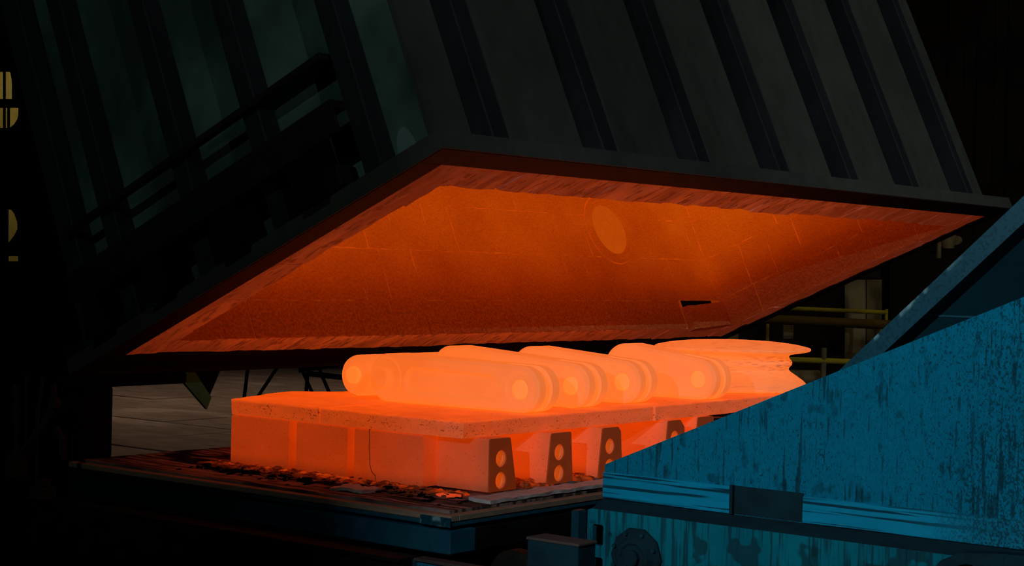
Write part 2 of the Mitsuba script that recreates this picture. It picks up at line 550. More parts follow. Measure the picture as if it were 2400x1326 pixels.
# ------------------------------------------------------------------ the hall
structure('floor', box(-30, 60, -30, 60, FLOOR - 0.3, FLOOR), 'm_floor')
k = 0
for i in range(14):
    for j in range(5):
        x0, y0 = 1.0 + 1.5 * i, 8.0 + 4.0 * j - (2.0 if i % 2 else 0.0)
        dz = 0.012 + rng.uniform(0, 0.014)
        obj('plate', cbox(x0, x0 + 1.5 - 0.05, y0, y0 + 4.0 - 0.05, FLOOR - 0.05, FLOOR + dz, 0.008), 'm_floor', 'floor')
structure('wall_back', box(-30, 60, 40, 40.4, FLOOR, 16), 'm_hall')
for i in range(40):
    obj('rib', box(-10 + 1.2 * i, -10 + 1.2 * i + 0.35, 39.9, 40.02, 0, 15.9), 'm_hall', 'wall_back')
structure('wall_right', box(30, 30.4, -30, 39.9, FLOOR, 16), 'm_hall')
for i in range(60):
    obj('rib', box(29.88, 30.02, -20 + 0.8 * i, -20 + 0.8 * i + 0.3, 2, 15.9), 'm_hall', 'wall_right')
structure('ceiling', box(-30, 60, -30, 60, 16, 16.4), 'm_hall')

# housings for the added flood lamps, hung from the roof out of view
for i, (p, t, txt) in enumerate(((ADDED_LAMP_A, (0, -4.2, 0.1), 'added out-of-view flood lamp lighting the blue car'), (ADDED_LAMP_B, (2.5, -0.5, 2.5), 'added out-of-view flood lamp in front of the furnace hood'),
                                 (ADDED_LAMP_C, (12, 16, -1.5), 'added out-of-view flood lamp over the bare floor behind the hood'), (ADDED_LAMP_D, (15, 4.5, 0.6), 'added out-of-view flood lamp by the yellow pipework'),
                                 (ADDED_LAMP_E, (7.5, 17, 2.5), 'added out-of-view flood lamp before the yellow sheet wall'), (ADDED_LAMP_F, (-0.65, 3.0, 3.8), 'added out-of-view flood lamp beside the left side of the furnace hood'), (ADDED_LAMP_G, (10, -0.5, 4.5), 'added out-of-view flood lamp before the far end of the furnace hood'))):
    lamp = thing('added_lamp', txt, 'lamp')
    d = np.array(t, float) - p
    d /= np.linalg.norm(d)
    shade = lathe([(0.10, 0.0), (0.22, -0.28), (0.24, -0.28), (0.13, 0.06), (0.02, 0.08), (0.02, 0.05), (0.10, 0.04)], 'z', 24)
    A = trimesh.geometry.align_vectors([0, 0, -1], d)
    shade.apply_transform(A)
    obj('shade', move(shade, p - d * 0.1), 'm_black', lamp, smooth=30)
    obj('rod', trimesh.creation.cylinder(radius=0.03, segment=[p - d * 0.17, [p[0] - 0.17 * d[0], p[1] - 0.17 * d[1], 15.995]], sections=8), 'm_black', lamp)

# ------------------------------------------------------------------ the furnace hood
H = thing('furnace_hood', 'huge dark ribbed steel furnace hood tilted open over its glowing orange lining', 'furnace hood')
WTOP = 4.3
BACK = HD + 0.05
obj('front_plate', hood(box(-0.05, HW + 0.05, -0.05, 0.0, 0.05, WTOP)), 'm_panel', H, label='grey ribbed front plate')
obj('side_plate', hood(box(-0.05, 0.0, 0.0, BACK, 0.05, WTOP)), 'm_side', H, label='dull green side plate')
obj('back_plate', hood(box(-0.05, HW + 0.05, BACK, BACK + 0.05, 0.05, WTOP)), 'm_black', H)
obj('end_plate', hood(box(HW, HW + 0.05, 0.0, BACK, 0.05, WTOP)), 'm_black', H)
obj('roof_plate', hood(box(-0.05, HW + 0.05, -0.05, BACK + 0.05, WTOP, WTOP + 0.05)), 'm_black', H)
for i in range(7):
    u = 0.43 + 1.5 * i
    wd = (0.21, 0.21, 0.21, 0.20, 0.18, 0.16, 0.15)[i]
    obj('rib', hood(cbox(u, u + wd, -0.25, -0.045, 0.1, WTOP, 0.012)), 'm_rib', H)
    # paler flange edge along each rib
    obj('flange', hood(box(u + wd, u + wd + 0.03, -0.255, -0.235, 0.1, WTOP)), 'm_panel', H)
for v in (0.37, 1.49, 2.48, 3.55):
    obj('rib', hood(cbox(-0.25, -0.045, v, v + 0.2, 0.1, WTOP, 0.012)), 'm_rib', H)
obj('rib', hood(cbox(-0.25, -0.045, 4.15, 4.40, 0.1, WTOP, 0.012)), 'm_rib', H)
# rim of steel angle round the opening
RW, RB = 0.27, 0.147
for name, outer, inner, mat, txt in (
        ('front', box(-RW, HW + RW, -RW, -RW + 0.02, 0.0, RB), box(-RW + 0.02, HW + RW - 0.02, -RW + 0.02, -0.004, -0.004, 0.05), 'm_panel', 'grey steel rim along the raised front edge'),
        ('side', box(-RW, -RW + 0.02, -RW + 0.02, HD + 0.5, 0.0, RB), box(-RW + 0.02, -0.004, 0.0, HD + 0.48, -0.004, 0.05), 'm_panel', None),
        ('back', box(-RW + 0.02, HW + RW - 0.02, HD + 0.48, HD + 0.50, -0.02, RB + 0.1), box(0.0, HW, HD + 0.004, HD + 0.48, 0.02, 0.06), 'm_black', None),
        ('end', box(HW + RW - 0.02, HW + RW, -RW + 0.02, HD + 0.5, 0.0, RB), box(HW + 0.004, HW + RW - 0.02, 0.0, HD + 0.48, -0.004, 0.05), 'm_black', None)):
    rim = obj('rim', hood(outer), mat, H, label=txt)
    obj('flange', hood(inner), 'm_black', rim)
# long stiffeners across the side plate
obj('stiffener', hood(cat(cbox(-0.33, -0.05, 0.60, 1.48, 1.19, 1.25, 0.008), cbox(-0.33, -0.252, 1.48, 4.2, 1.19, 1.25, 0.008))), 'm_black', H)
obj('stiffener', hood(cat(cbox(-0.42, -0.255, 0.55, 4.2, 0.72, 0.80, 0.008), cbox(-0.42, -0.39, 0.55, 4.2, 0.52, 0.72, 0.006))), 'm_black', H)
for v in (0.95, 1.95, 2.95, 3.85):
    obj('gusset', hood(prism([(v, 0.15), (v + 0.32, 0.15), (v + 0.22, 0.70), (v + 0.04, 0.70)], -0.40, -0.06, 'x')), 'm_near_black', H)
obj('lug', hood(cat(cbox(-0.28, -0.05, 0.80, 0.98, 0.16, 0.36, 0.02))), 'm_black', H)

# ledge of refractory blocks round the opening
def ledge_block(u0, u1, v0, v1, seed, base=0.0):
    drop = rng.uniform(0.002, 0.016)
    base = base + drop
    m = trimesh.creation.box((u1 - u0, v1 - v0, 0.22))
    m.apply_translation(((u0 + u1) / 2, (v0 + v1) / 2, 0.11 + base))
    m = rough(m, 0.09, 0.016, 6.0, seed, (0.6, 0.9, 1.0))
    obj('ledge_block', hood(m), 'm_ledge', H, smooth=50, emit={'type': 'rgb', 'value': [0.085, 0.0085, 0.0018]}, weight=0.005)


def cuts(a, b, lo, hi):
    out = [a]
    while out[-1] < b - hi:
        out.append(out[-1] + rng.uniform(lo, hi))
    return out + [b]


for a, b in zip(*(lambda c: (c[:-1], c[1:]))(cuts(LEDGE, HW - LEDGE, 0.42, 0.85))):
    ledge_block(a + rng.uniform(0.004, 0.018), b - rng.uniform(0.004, 0.016), 0.0, LEDGE + rng.uniform(-0.02, 0.02), a)
for a, b in zip(*(lambda c: (c[:-1], c[1:]))(cuts(LEDGE, HW - LEDGE, 0.5, 0.9))):
    ledge_block(a + 0.008, b - 0.008, HD - LEDGE + rng.uniform(0.012, 0.04), HD, a + 70)
for a, b in zip(*(lambda c: (c[:-1], c[1:]))(cuts(0.0, HD, 0.45, 0.85))):
    ledge_block(0.0, LEDGE + rng.uniform(-0.015, 0.015) - 0.01, a + rng.uniform(0.004, 0.016), b - rng.uniform(0.004, 0.014), a + 140)
for a, b in zip(*(lambda c: (c[:-1], c[1:]))(cuts(0.0, HD, 0.5, 0.9))):
    ledge_block(HW - LEDGE + 0.03, HW, a + 0.007, b - 0.007, a + 210)

# lining: courses of blocks standing off a hotter backing
VW = HD - LEDGE
UE = HW - LEDGE
obj('lining_backing', hood(box(LEDGE - 0.05, UE + 0.05, VW + 0.005, VW + 0.06, 0.02, WTOP - 0.1)), 'm_lining', H, emit=E_JOINT, weight=0.05, label='hotter backing behind the lining joints')
obj('lining_backing', hood(box(UE + 0.005, UE + 0.06, LEDGE - 0.05, VW + 0.05, 0.02, WTOP - 0.1)), 'm_lining', H, emit=E_JOINT, weight=0.05)
obj('lining_panel', hood(box(LEDGE - 0.02, UE, LEDGE - 0.1, LEDGE - 0.03, 0.23, WTOP - 0.1)), 'm_lining', H, emit=E_LINING, weight=0.05)
obj('lining_panel', hood(box(LEDGE - 0.1, LEDGE - 0.03, LEDGE - 0.03, VW, 0.23, WTOP - 0.1)), 'm_lining', H, emit=E_LINING, weight=0.05)
obj('lining_panel', hood(box(LEDGE - 0.05, UE + 0.05, LEDGE - 0.05, VW + 0.05, WTOP - 0.1, WTOP - 0.04)), 'm_lining', H, emit=E_LINING, weight=0.05)
PU, PW, PR = 7.90, 1.385, 0.43
port_cut = m3.Manifold.cylinder(0.5, PR + 0.055, PR + 0.055, 48).rotate([-90, 0, 0]).translate([PU, VW - 0.2, PW])
courses = [0.0, 0.40, 1.0, 1.57, 2.16, 2.75]


def quad_block(a0, a1, w0, w1, seed, wall):
    """a lining block with slightly irregular edges; (along, up) on the far wall or the end wall"""
    r = np.random.default_rng(int(seed * 1000) % 100003)
    ga, gc = r.uniform(0.001, 0.0085, 2)
    gb, gd = r.uniform(0.0005, 0.006, 2)
    n = 8
    def edge(p, q):
        t = np.linspace(0, 1, n, endpoint=False)[:, None]
        e = np.array(p) * (1 - t) + np.array(q) * t
        w = r.uniform(-1, 1, e.shape)
        e += (w + np.roll(w, 1, 0)) * 0.005
        return e
    c = [(a0 + ga, w0 + gb), (a1 - gc, w0 + gb), (a1 - gc, w1 - gd), (a0 + ga, w1 - gd)]
    pts = np.vstack([edge(c[i], c[(i + 1) % 4]) for i in range(4)])
    proud = r.uniform(0, 0.004)
    if wall == 'far':
        m = trimesh.creation.extrude_polygon(sg.Polygon(pts).buffer(0), 0.005 + proud)   # (u, w, h)
        v = m.vertices
        v = np.stack([v[:, 0], VW + 0.0045 - v[:, 2], v[:, 1]], 1)
        m = trimesh.Trimesh(v, m.faces, process=False)
    else:
        m = trimesh.creation.extrude_polygon(sg.Polygon(pts).buffer(0), 0.005 + proud)   # (v, w, h)
        v = m.vertices
        v = np.stack([UE + 0.0045 - v[:, 2], v[:, 0], v[:, 1]], 1)
        m = trimesh.Trimesh(v, m.faces[:, ::-1], process=False)
    return m


for c in range(5):
    w0, w1 = courses[c], courses[c + 1]
    for a, b in zip(*(lambda q: (q[:-1], q[1:]))(cuts(LEDGE, UE, 0.34, 0.62))):
        if c == 0 and b > 8.95:
            if a > 8.95:
                continue
            b = 8.95
        m = quad_block(a, b, w0, w1, a + 17 * c, 'far')
        if a < PU + PR + 0.05 and b > PU - PR - 0.05 and w0 < PW + PR and w1 > PW - PR:
            mm = m3.Manifold(m3.Mesh(vert_properties=np.asarray(m.vertices, np.float32), tri_verts=np.asarray(m.faces, np.uint32)))
            if mm.volume() < 0 or mm.is_empty():
                mm = m3.Manifold(m3.Mesh(vert_properties=np.asarray(m.vertices, np.float32), tri_verts=np.asarray(m.faces[:, ::-1], np.uint32)))
            cut = mm - port_cut
            if cut.is_empty():
                continue
            m = tm(cut)
        obj('lining_block', hood(m), 'm_lining', H, emit=E_LINING, weight=0.02)
    for a, b in zip(*(lambda q: (q[:-1], q[1:]))(cuts(LEDGE, VW, 0.40, 0.75))):
        obj('lining_block', hood(quad_block(a, b, w0, w1, a + 31 * c + 5, 'end')), 'm_lining', H, emit=E_LINING, weight=0.02)
# the broken corner: a sunken brick below a dark gap
obj('corner_void', hood(box(9.02, UE - 0.2, VW - 0.002, VW + 0.0047, 0.22, 0.398)), 'm_near_black', H, label='black gap above the sunken corner brick')
m = trimesh.creation.box((0.93, 0.11, 0.33))
m.apply_transform(trimesh.transformations.rotation_matrix(-0.06, [0, 1, 0]))
obj('corner_brick', hood(move(rough(m, 0.06, 0.012, 8, 3.0), (9.455, VW - 0.03, 0.155))), 'm_lining', H, emit=E_LINING, weight=0.02, smooth=40, label='sunken dark corner brick')
# burner port
port = number(H + '__burner_port')
scene[port] = shape(hood(move(lathe([(PR - 0.015, -0.01), (PR + 0.035, -0.01), (PR + 0.038, 0.022), (PR + 0.02, 0.045), (PR, 0.045), (PR - 0.015, 0.03), (PR - 0.015, -0.01)], 'y', 64)
                                .apply_transform(np.diag([1, -1, 1, 1.0])), (PU, VW, PW))), 'm_lining', 30, E_LINING, 0.02)
labels[port] = {'label': 'round burner port with a double ring'}
obj('inner_ring', hood(move(lathe([(PR - 0.085, -0.01), (PR - 0.03, -0.01), (PR - 0.03, 0.018), (PR - 0.045, 0.032), (PR - 0.07, 0.032), (PR - 0.085, 0.015), (PR - 0.085, -0.01)], 'y', 64)
                            .apply_transform(np.diag([1, -1, 1, 1.0])), (PU, VW, PW))), 'm_lining', port, smooth=30, emit=E_LINING, weight=0.02)
obj('mouth', hood(move(trimesh.creation.cylinder(radius=PR - 0.09, height=0.02, sections=48).apply_transform(trimesh.transformations.rotation_matrix(math.pi / 2, [1, 0, 0])), (PU, VW + 0.006, PW))),
    'm_lining', port, emit=E_PORT, weight=0.02, label='smooth bright mouth of the burner port')

# hinge: post under the far corner, bracket under the hinge beam
post = thing('support_post', 'black box post under the low left corner of the furnace hood', 'post')
obj('column', cbox(-0.92, -0.30, 4.15, 4.75, FLOOR + 0.06, 0.06, 0.02), 'm_near_black', post)
obj('base_plate', cbox(-1.0, -0.2, 4.08, 4.9, FLOOR + 0.03, FLOOR + 0.06, 0.01), 'm_near_black', post)
obj('head', cbox(-0.95, 0.55, 4.08, 4.6, 0.06, 0.17, 0.02), 'm_near_black', post)
br = thing('hinge_bracket', 'pointed green steel bracket hanging below the hood beside the black post', 'bracket')
quad = [(0.53, 0.20), (0.792, 0.20), (1.060, -0.115), (1.003, -0.235)]      # (x, z)
obj('web', prism([(z, x) for x, z in ((0.72, 0.20), (1.235, 0.20), (1.012, -0.215))], 4.345, 4.375, 'y'), 'm_near_black', br)  # black colour stands in for shade on this half of the bracket
obj('flange', prism([(z, x) for x, z in quad], 4.30, 4.335, 'y'), 'm_green', br, label='green flange plate')

# ------------------------------------------------------------------ the hearth car
C = thing('hearth_car', 'low steel hearth car with a refractory deck, under the glowing slabs', 'hearth car')
CX0, CX1, CY0, CY1 = -0.923, 9.9, -0.684, 4.0
deck = rough(box(CX0 + 0.09, CX1 - 0.09, CY0 + 0.09, CY1 - 0.09, ZB - 0.20, ZB - 0.008), 0.16, 0.012, 4.0, 1.0, (0, 0, 1))
obj('deck', deck, 'm_deck', C, smooth=40, label='pale refractory deck with soot stains')
obj('curb', cat(cbox(CX0, CX0 + 0.10, CY0, CY1, ZB - 0.079, ZB - 0.03, 0.006)), 'm_curb', C, label='brown steel curb')
obj('curb', cat(cbox(CX0 + 0.10, CX1, CY0, CY0 + 0.10, ZB - 0.079, ZB - 0.03, 0.006)), 'm_curb', C)
obj('top_plate', cat(cbox(CX0 + 0.01, CX0 + 0.10, CY0 + 0.01, CY1, ZB - 0.115, ZB - 0.08, 0.004), cbox(CX0 + 0.10, CX1, CY0 + 0.01, CY0 + 0.10, ZB - 0.115, ZB - 0.08, 0.004)), 'm_car', C)
obj('added_chassis', box(CX0 + 0.5, CX1, CY0 + 0.5, CY1 - 0.1, FLOOR + 0.03, -0.90), 'm_near_black', C)  # solid dark box added to black out the lit floor below
obj('corner_plate', cbox(CX0 - 0.012, CX0 + 0.004, CY0 - 0.004, CY0 + 0.30, ZB - 0.118, ZB - 0.045, 0.004), 'm_bar', C, label='pale blue corner plate')
obj('side_beam', cat(box(CX0 + 0.08, CX0 + 0.12, CY0 + 0.08, CY1, ZB - 0.16, ZB - 0.10), cbox(CX0, CX0 + 0.3, CY0, CY1, -0.90, ZB - 0.145, 0.008)), 'm_car', C)
obj('end_beam', cat(box(CX0 + 0.12, CX1, CY0 + 0.08, CY0 + 0.12, ZB - 0.16, ZB - 0.10), cbox(CX0 + 0.3, CX1, CY0 + 0.002, CY0 + 0.3, -0.90, ZB - 0.15, 0.008)), 'm_black', C)
for wx in (0.2, 3.2, 6.2, 9.0):
    for wy in (-0.1, 3.4):
        obj('wheel', move(lathe([(0.0, -0.06), (0.24, -0.06), (0.28, -0.05), (0.28, -0.03), (0.24, -0.02), (0.24, 0.06), (0.0, 0.06)], 'y', 28), (wx, wy, FLOOR + 0.30)), 'm_black', C, smooth=30)

# the trough beam in front of the car, and the blue frame that goes on from it
whole('trough_beam', cat(cbox(-1.30, -1.17, -0.55, 4.05, -1.35, -0.90, 0.012), cbox(-1.34, -1.12, -0.55, 4.05, -0.93, -0.895, 0.006)), 'm_black',
      'long black steel beam along the floor in front of the hearth car', 'beam')

# ------------------------------------------------------------------ glowing support blocks
def block_mesh(x0, y0, y1, bottom, top, lean, bored=True, zt=-0.137, cap=0.0):
    """hollow tapered refractory block: section in (z, x), two bores along y"""
    xa, xb = x0, x0 + bottom
    ta = x0 + lean
    tb = ta + top
    c = 0.012
    pts = [(xa, ZB), (xb, ZB), (tb, zt - c - cap), (tb - c - cap, zt), (ta + c, zt), (ta, zt - c)]
    cs = m3.CrossSection([[[z, x] for x, z in pts][::-1]])
    if cs.area() < 0.01:
        cs = m3.CrossSection([[[z, x] for x, z in pts]])
    xm = x0 + bottom * 0.42 + lean * 0.3
    for zc in (-0.305, -0.487) if bored else ():
        cs = cs - m3.CrossSection.circle(0.072, 28).translate([zc, xm])
    def along(a, b):
        m = tm(cs.extrude(b - a))
        v = m.vertices[:, [1, 2, 0]].copy()
        v[:, 1] += a
        return trimesh.Trimesh(v, m.faces, process=False)
    return along(y0 + 0.014, y1), along(y0, y0 + 0.0135), xm


def bore(xm, y0, y1, zc):
    t = trimesh.creation.annulus(r_min=0.060, r_max=0.0715, height=y1 - y0 - 0.05, sections=28)
    t.apply_transform(trimesh.transformations.rotation_matrix(math.pi / 2, [1, 0, 0]))
    return move(t, (xm, (y0 + y1) / 2, zc))


def block(label, x0, y0, y1, bottom=0.36, top=0.27, lean=0.0, group=None, crack=False, cap=0.0, end=True):
    key = thing('refractory_block', label, 'refractory block', group)
    m, face, xm = block_mesh(x0, y0, y1, bottom, top, lean, end, cap=cap)
    if crack:
        mm = m3.Manifold(m3.Mesh(vert_properties=np.asarray(m.vertices, np.float32), tri_verts=np.asarray(m.faces, np.uint32)))
        line = [(1.075, -0.12), (1.068, -0.2), (1.072, -0.28), (1.062, -0.36), (1.058, -0.44), (1.035, -0.50), (0.99, -0.53), (0.985, -0.60)]
        poly = sg.LineString(line).buffer(0.005)
        cut = prism(list(poly.exterior.coords), x0 - 0.05, x0 + 0.05, 'x')
        cm = m3.Manifold(m3.Mesh(vert_properties=np.asarray(cut.vertices, np.float32), tri_verts=np.asarray(cut.faces, np.uint32)))
        r = mm - cm
        if not r.is_empty():
            m = tm(r)
    obj('body', m, 'm_block', key, emit=E_BLOCK, weight=0.3)
    if crack:
        obj('crack', prism(list(sg.LineString(line).buffer(0.0035).exterior.coords), x0 - 0.001, x0 + 0.03, 'x'), 'm_end', key, emit={'type': 'rgb', 'value': [0.07, 0.006, 0.0004]}, weight=0.005, label='dark jagged crack')
    if end:
        obj('end_face', face, 'm_end', key, emit=E_END, weight=0.05, label='cooler brown end face with two bores')
        for zc in (-0.305, -0.487):
            obj('bore', bore(xm, y0, y1, zc), 'm_block', key, emit=E_BORE, weight=0.05, label='round bore glowing inside')
    return key


block('pinkish bored refractory block at the near corner of the slab bed', 0.17, -0.154, 0.415)
block('glowing refractory block with a jagged upright crack, second in the left row', 0.02, 0.43, 1.246, crack=True, end=False)
block('glowing plain refractory block, third in the left row from the near corner', 0.02, 1.318, 1.965, end=False)
block('glowing refractory block under the far left corner of the slab bed', 0.02, 2.05, 2.83, end=False)
NAMES = ['second', 'third', 'fourth', 'fifth']
for i, (x0, ye, cap) in enumerate(((0.925, -0.17, 0.0), (1.69, -0.16, 0.03), (2.82, -0.11, 0.06), (3.42, -0.06, 0.0))):
    block(f'refractory block with a bored end, {NAMES[i]} along the right side of the slab bed', x0, ye, 0.75, 0.37, 0.28, 0.055, cap=cap)
    block(f'refractory block lying end to end behind the {NAMES[i]} bored block', x0, 0.77, 1.98, 0.37, 0.28, 0.045, end=False)
# ------------------------------------------------------------------ slabs
def slab(label, pts, seed, z0=-0.133, z1=0.0, tilt=0.0):
    p = sg.Polygon(pts).buffer(-0.012).buffer(0.012)
    m = trimesh.creation.extrude_polygon(p, z1 - z0)
    m.apply_translation((0, 0, z0))
    v, f = trimesh.remesh.subdivide_to_size(m.vertices, m.faces, 0.075)
    m = trimesh.Trimesh(v, f)
    m.merge_vertices()
    v = np.asarray(m.vertices)
    d = np.stack([meshkit.fbm(v * 5 + seed + 31.7 * k) for k in range(3)], 1) - 0.5
    d2 = np.stack([meshkit.fbm(v * 17 + seed + 11.7 * k) for k in range(3)], 1) - 0.5
    amp = np.where(v[:, 2:] < z0 + 0.01, 0.012, 0.024)
    v = v + d * amp * [1.2, 1.2, 0.7] + d2 * [0.008, 0.008, 0.004]
    whole('hearth_slab', trimesh.Trimesh(v, m.faces, process=False), 'm_slab', label, 'slab', emit=E_SLAB, weight=0.6, smooth=45)


slab('pitted glowing slab forming the near corner of the bed', [(0, 0), (2.74, -0.02), (2.74, 1.675), (0.02, 1.675)], 1.0)
slab('pitted glowing slab at the far left end of the bed', [(0.03, 1.69), (2.74, 1.69), (2.74, 2.95), (1.62, 2.97), (1.20, 3.26), (0.85, 3.17), (0.35, 2.98), (0.05, 2.87)], 2.0, z1=0.006)
slab('pitted glowing slab right of the bright joint, running behind the blue plate', [(2.765, -0.03), (7.0, 0.06), (7.0, 1.675), (2.765, 1.675)], 3.0)
slab('glowing slab behind the big grooved wheel, at the back right of the bed', [(2.765, 1.69), (7.0, 1.69), (7.0, 2.9), (2.765, 2.9)], 4.0)

# ------------------------------------------------------------------ the forgings
def link(label, x, y, zs, length, rb, rs=0.205, bosses=False, T_=0.34):
    key = thing('forged_link', label, 'forging', None)
    zbig = rb - 0.0 + 0.004
    def sect(off):
        a = m3.CrossSection.circle(rs - off, 56).translate([0, zs])
        b = m3.CrossSection.circle(rb - off, 56).translate([length, zbig])
        return m3.CrossSection.batch_hull([a, b])
    def plate(h0, h1, c, s=sect):
        return m3.Manifold.batch_hull([s(c).extrude(h1 - h0).translate([0, 0, h0]), s(0).extrude(h1 - h0 - 2 * c).translate([0, 0, h0 + c])])
    body = plate(0, T_, 0.03)
    # stadium recess in both cheeks
    def stad(r0, r1, y0, y1):
        return m3.CrossSection.batch_hull([m3.CrossSection.circle(r0, 40).translate([y0, zs]), m3.CrossSection.circle(r1, 40).translate([y1, zbig - 0.01])])
    if length > 1.0:
        st = m3.Manifold.batch_hull([stad(0.085, 0.10, 0.36, length - 0.36).extrude(0.02).translate([0, 0, 0.016]), stad(0.115, 0.13, 0.36, length - 0.36).extrude(0.02).translate([0, 0, -0.02])])
        body = body - st
    # fork: slot cut into the small end, hub left standing between the cheeks
    slot = m3.Manifold.cube([0.60, 1.0, 0.095]).translate([-0.34, -0.3, 0.115])
    hub = m3.Manifold.cylinder(0.115, 0.10, 0.10, 40).translate([0, zs, 0.105])
    body = (body - slot) + hub
    # round seat and a turned groove on the near cheek
    body = body - m3.Manifold.cylinder(0.036, 0.088, 0.088, 40).translate([0, zs, -0.006])
    body = body - m3.Manifold.cylinder(0.010, 0.160, 0.154, 56).translate([0, zs, -0.005])
    if bosses:
        ring = m3.Manifold.cylinder(0.012, 0.19, 0.18, 56).translate([length, zbig, -0.011])
        boss = m3.Manifold.cylinder(0.08, 0.078, 0.084, 40).translate([length, zbig, -0.075])
        body = body + ring + boss
    m = tm(body)
    v = m.vertices[:, [2, 0, 1]] + [x, y, 0.002]
    obj('body', trimesh.Trimesh(v, m.faces, process=False), 'm_hot', key, emit=E_FORGING, weight=1.0, smooth=28)
    pin = lathe([(0.0, -0.004), (0.075, -0.004), (0.082, 0.004), (0.082, 0.022), (0.0, 0.022)], 'x', 40)
    obj('pin', move(pin, (x + 0.008, y, zs + 0.002)), 'm_hot', key, emit=E_HOTSPOT, weight=0.1, smooth=30, label='brighter round pin end')
    return key


link('nearest glowing forged link, with a dished cheek and a round boss', 1.03, 0.235, 0.213, 1.60, 0.225, bosses=True)
link('second glowing forked link from the left, behind the dished one', 1.90, 0.335, 0.207, 1.47, 0.253)
link('third glowing forked link from the left', 2.72, 0.335, 0.212, 1.12, 0.25)
link('rightmost glowing forked link, in front of the big grooved wheel', 3.80, 0.17, 0.207, 0.90, 0.262)

sh = thing('forged_shaft', 'short glowing round shaft lying behind the far ends of the links, at far left', 'forging')
obj('body', move(lathe([(0.0, 0.0), (0.15, 0.0), (0.185, 0.012), (0.20, 0.045), (0.20, 1.55), (0.18, 1.58), (0.0, 1.58)], 'x', 64), (1.30, 2.50, 0.203)), 'm_hot', sh, emit=E_FORGING, weight=0.6, smooth=30)
obj('boss', move(lathe([(0.0, -0.045), (0.076, -0.045), (0.082, -0.038), (0.082, 0.01), (0.0, 0.01)], 'x', 40), (1.30, 2.50, 0.21)), 'm_hot', sh, emit=E_HOTSPOT, weight=0.1, smooth=30, label='brighter round boss on the end face')

WHEEL = [(0.0, 0.0), (0.82, 0.0), (0.838, 0.015), (0.825, 0.06), (0.78, 0.105), (0.70, 0.16), (0.640, 0.20), (0.620, 0.225), (0.630, 0.25), (0.655, 0.275), (0.660, 0.295), (0.650, 0.32), (0.628, 0.345),
         (0.620, 0.365), (0.640, 0.388), (0.72, 0.402), (0.80, 0.415), (0.845, 0.425), (0.86, 0.44), (0.857, 0.455), (0.835, 0.466), (0.74, 0.488), (0.64, 0.503), (0.50, 0.518), (0.32, 0.528), (0.0, 0.532)]
whole('grooved_wheel', move(lathe(WHEEL, 'z', 128), (5.60, 0.87, 0.012)), 'm_hot', 'big glowing grooved wheel forging lying flat on the slabs at right', 'forging', emit=E_WHEEL, weight=1.0, smooth=30)

# ------------------------------------------------------------------ rubble, scale and fibre on the deck
def chunks(n, xr, yr, z, smin, smax, seed, flat=0.6):
    r = np.random.default_rng(seed)
    ms = []
    base = trimesh.creation.icosphere(subdivisions=1, radius=1.0)
    for i in range(n):
        m = base.copy()
        s = r.uniform(smin, smax) * (0.6 + 0.8 * r.random() ** 2)
        v = m.vertices * (1 + r.uniform(-0.28, 0.28, (len(m.vertices), 1))) * s * [1.2, 1.2, flat]
        a = r.uniform(0, 6.28)
        R = np.array([[math.cos(a), -math.sin(a), 0], [math.sin(a), math.cos(a), 0], [0, 0, 1]])
        v = v @ R.T
        x, y = xr(r, i), yr(r, i)
        xx, yy = (x, y) if not isinstance(x, tuple) else x
        v += [xx, yy, z + 0.8 * s * flat]
        ms.append(trimesh.Trimesh(v, m.faces, process=False))
    return cat(*ms)


whole('rubble', chunks(1700, lambda r, i: -0.015 - abs(r.normal(0, 0.12)), lambda r, i: r.uniform(-0.1, 2.95), ZB - 0.012, 0.006, 0.026, 3), 'm_rubble',
      'crumbled glowing rubble strewn along the foot of the left block row', 'rubble', kind='stuff', emit=E_RUBBLE, weight=0.05)
whole('rubble', chunks(260, lambda r, i: r.choice([0.74, 1.48, 2.3]) + r.normal(0, 0.09), lambda r, i: r.uniform(-0.22, 0.3), ZB - 0.005, 0.015, 0.045, 5), 'm_rubble',
      'crumbled rubble heaped in the channels between the bored blocks', 'rubble', kind='stuff', emit=E_RUBBLE, weight=0.05)
whole('scale_flakes', chunks(420, lambda r, i: -0.30 + r.normal(0, 0.13), lambda r, i: r.uniform(-0.45, 2.9), ZB - 0.012, 0.010, 0.030, 9, 0.35), 'm_near_black',
      'dark flakes of scale littering the deck beside the glowing rubble', 'scale', kind='stuff')
whole('scale_flakes', chunks(260, lambda r, i: r.uniform(-0.2, 2.4), lambda r, i: -0.30 + r.normal(0, 0.05), ZB - 0.012, 0.012, 0.036, 11, 0.4), 'm_greywool',
      'grey-green scale and fibre shreds in front of the bored block ends', 'scale', kind='stuff')
fb = rough(box(-0.35, 3.2, -0.60, -0.36, ZB + 0.004, ZB + 0.030), 0.035, 0.042, 7, 2.0, (0.3, 0.8, 0.5))
whole('fibre_blanket', fb, 'm_wool', 'pale ragged fibre blanket laid along the right edge of the car deck', 'fibre blanket', smooth=50)
fs = rough(box(-0.66, -0.42, 0.50, 0.86, ZB - 0.004, ZB + 0.022), 0.04, 0.026, 8, 5.0)
whole('fibre_scrap', fs, 'm_wool', 'small white scrap of fibre on the deck edge below the cracked block', 'fibre scrap', smooth=50)
fr = rough(box(-0.30, -0.19, -0.16, 0.02, ZB - 0.01, ZB + 0.018), 0.03, 0.012, 14, 6.0)
whole('hot_fragment', fr, 'm_rubble', 'flat glowing orange fragment on the deck near the front corner', 'fragment', smooth=50, emit={'type': 'rgb', 'value': [0.55, 0.045, 0.01]}, weight=0.02)

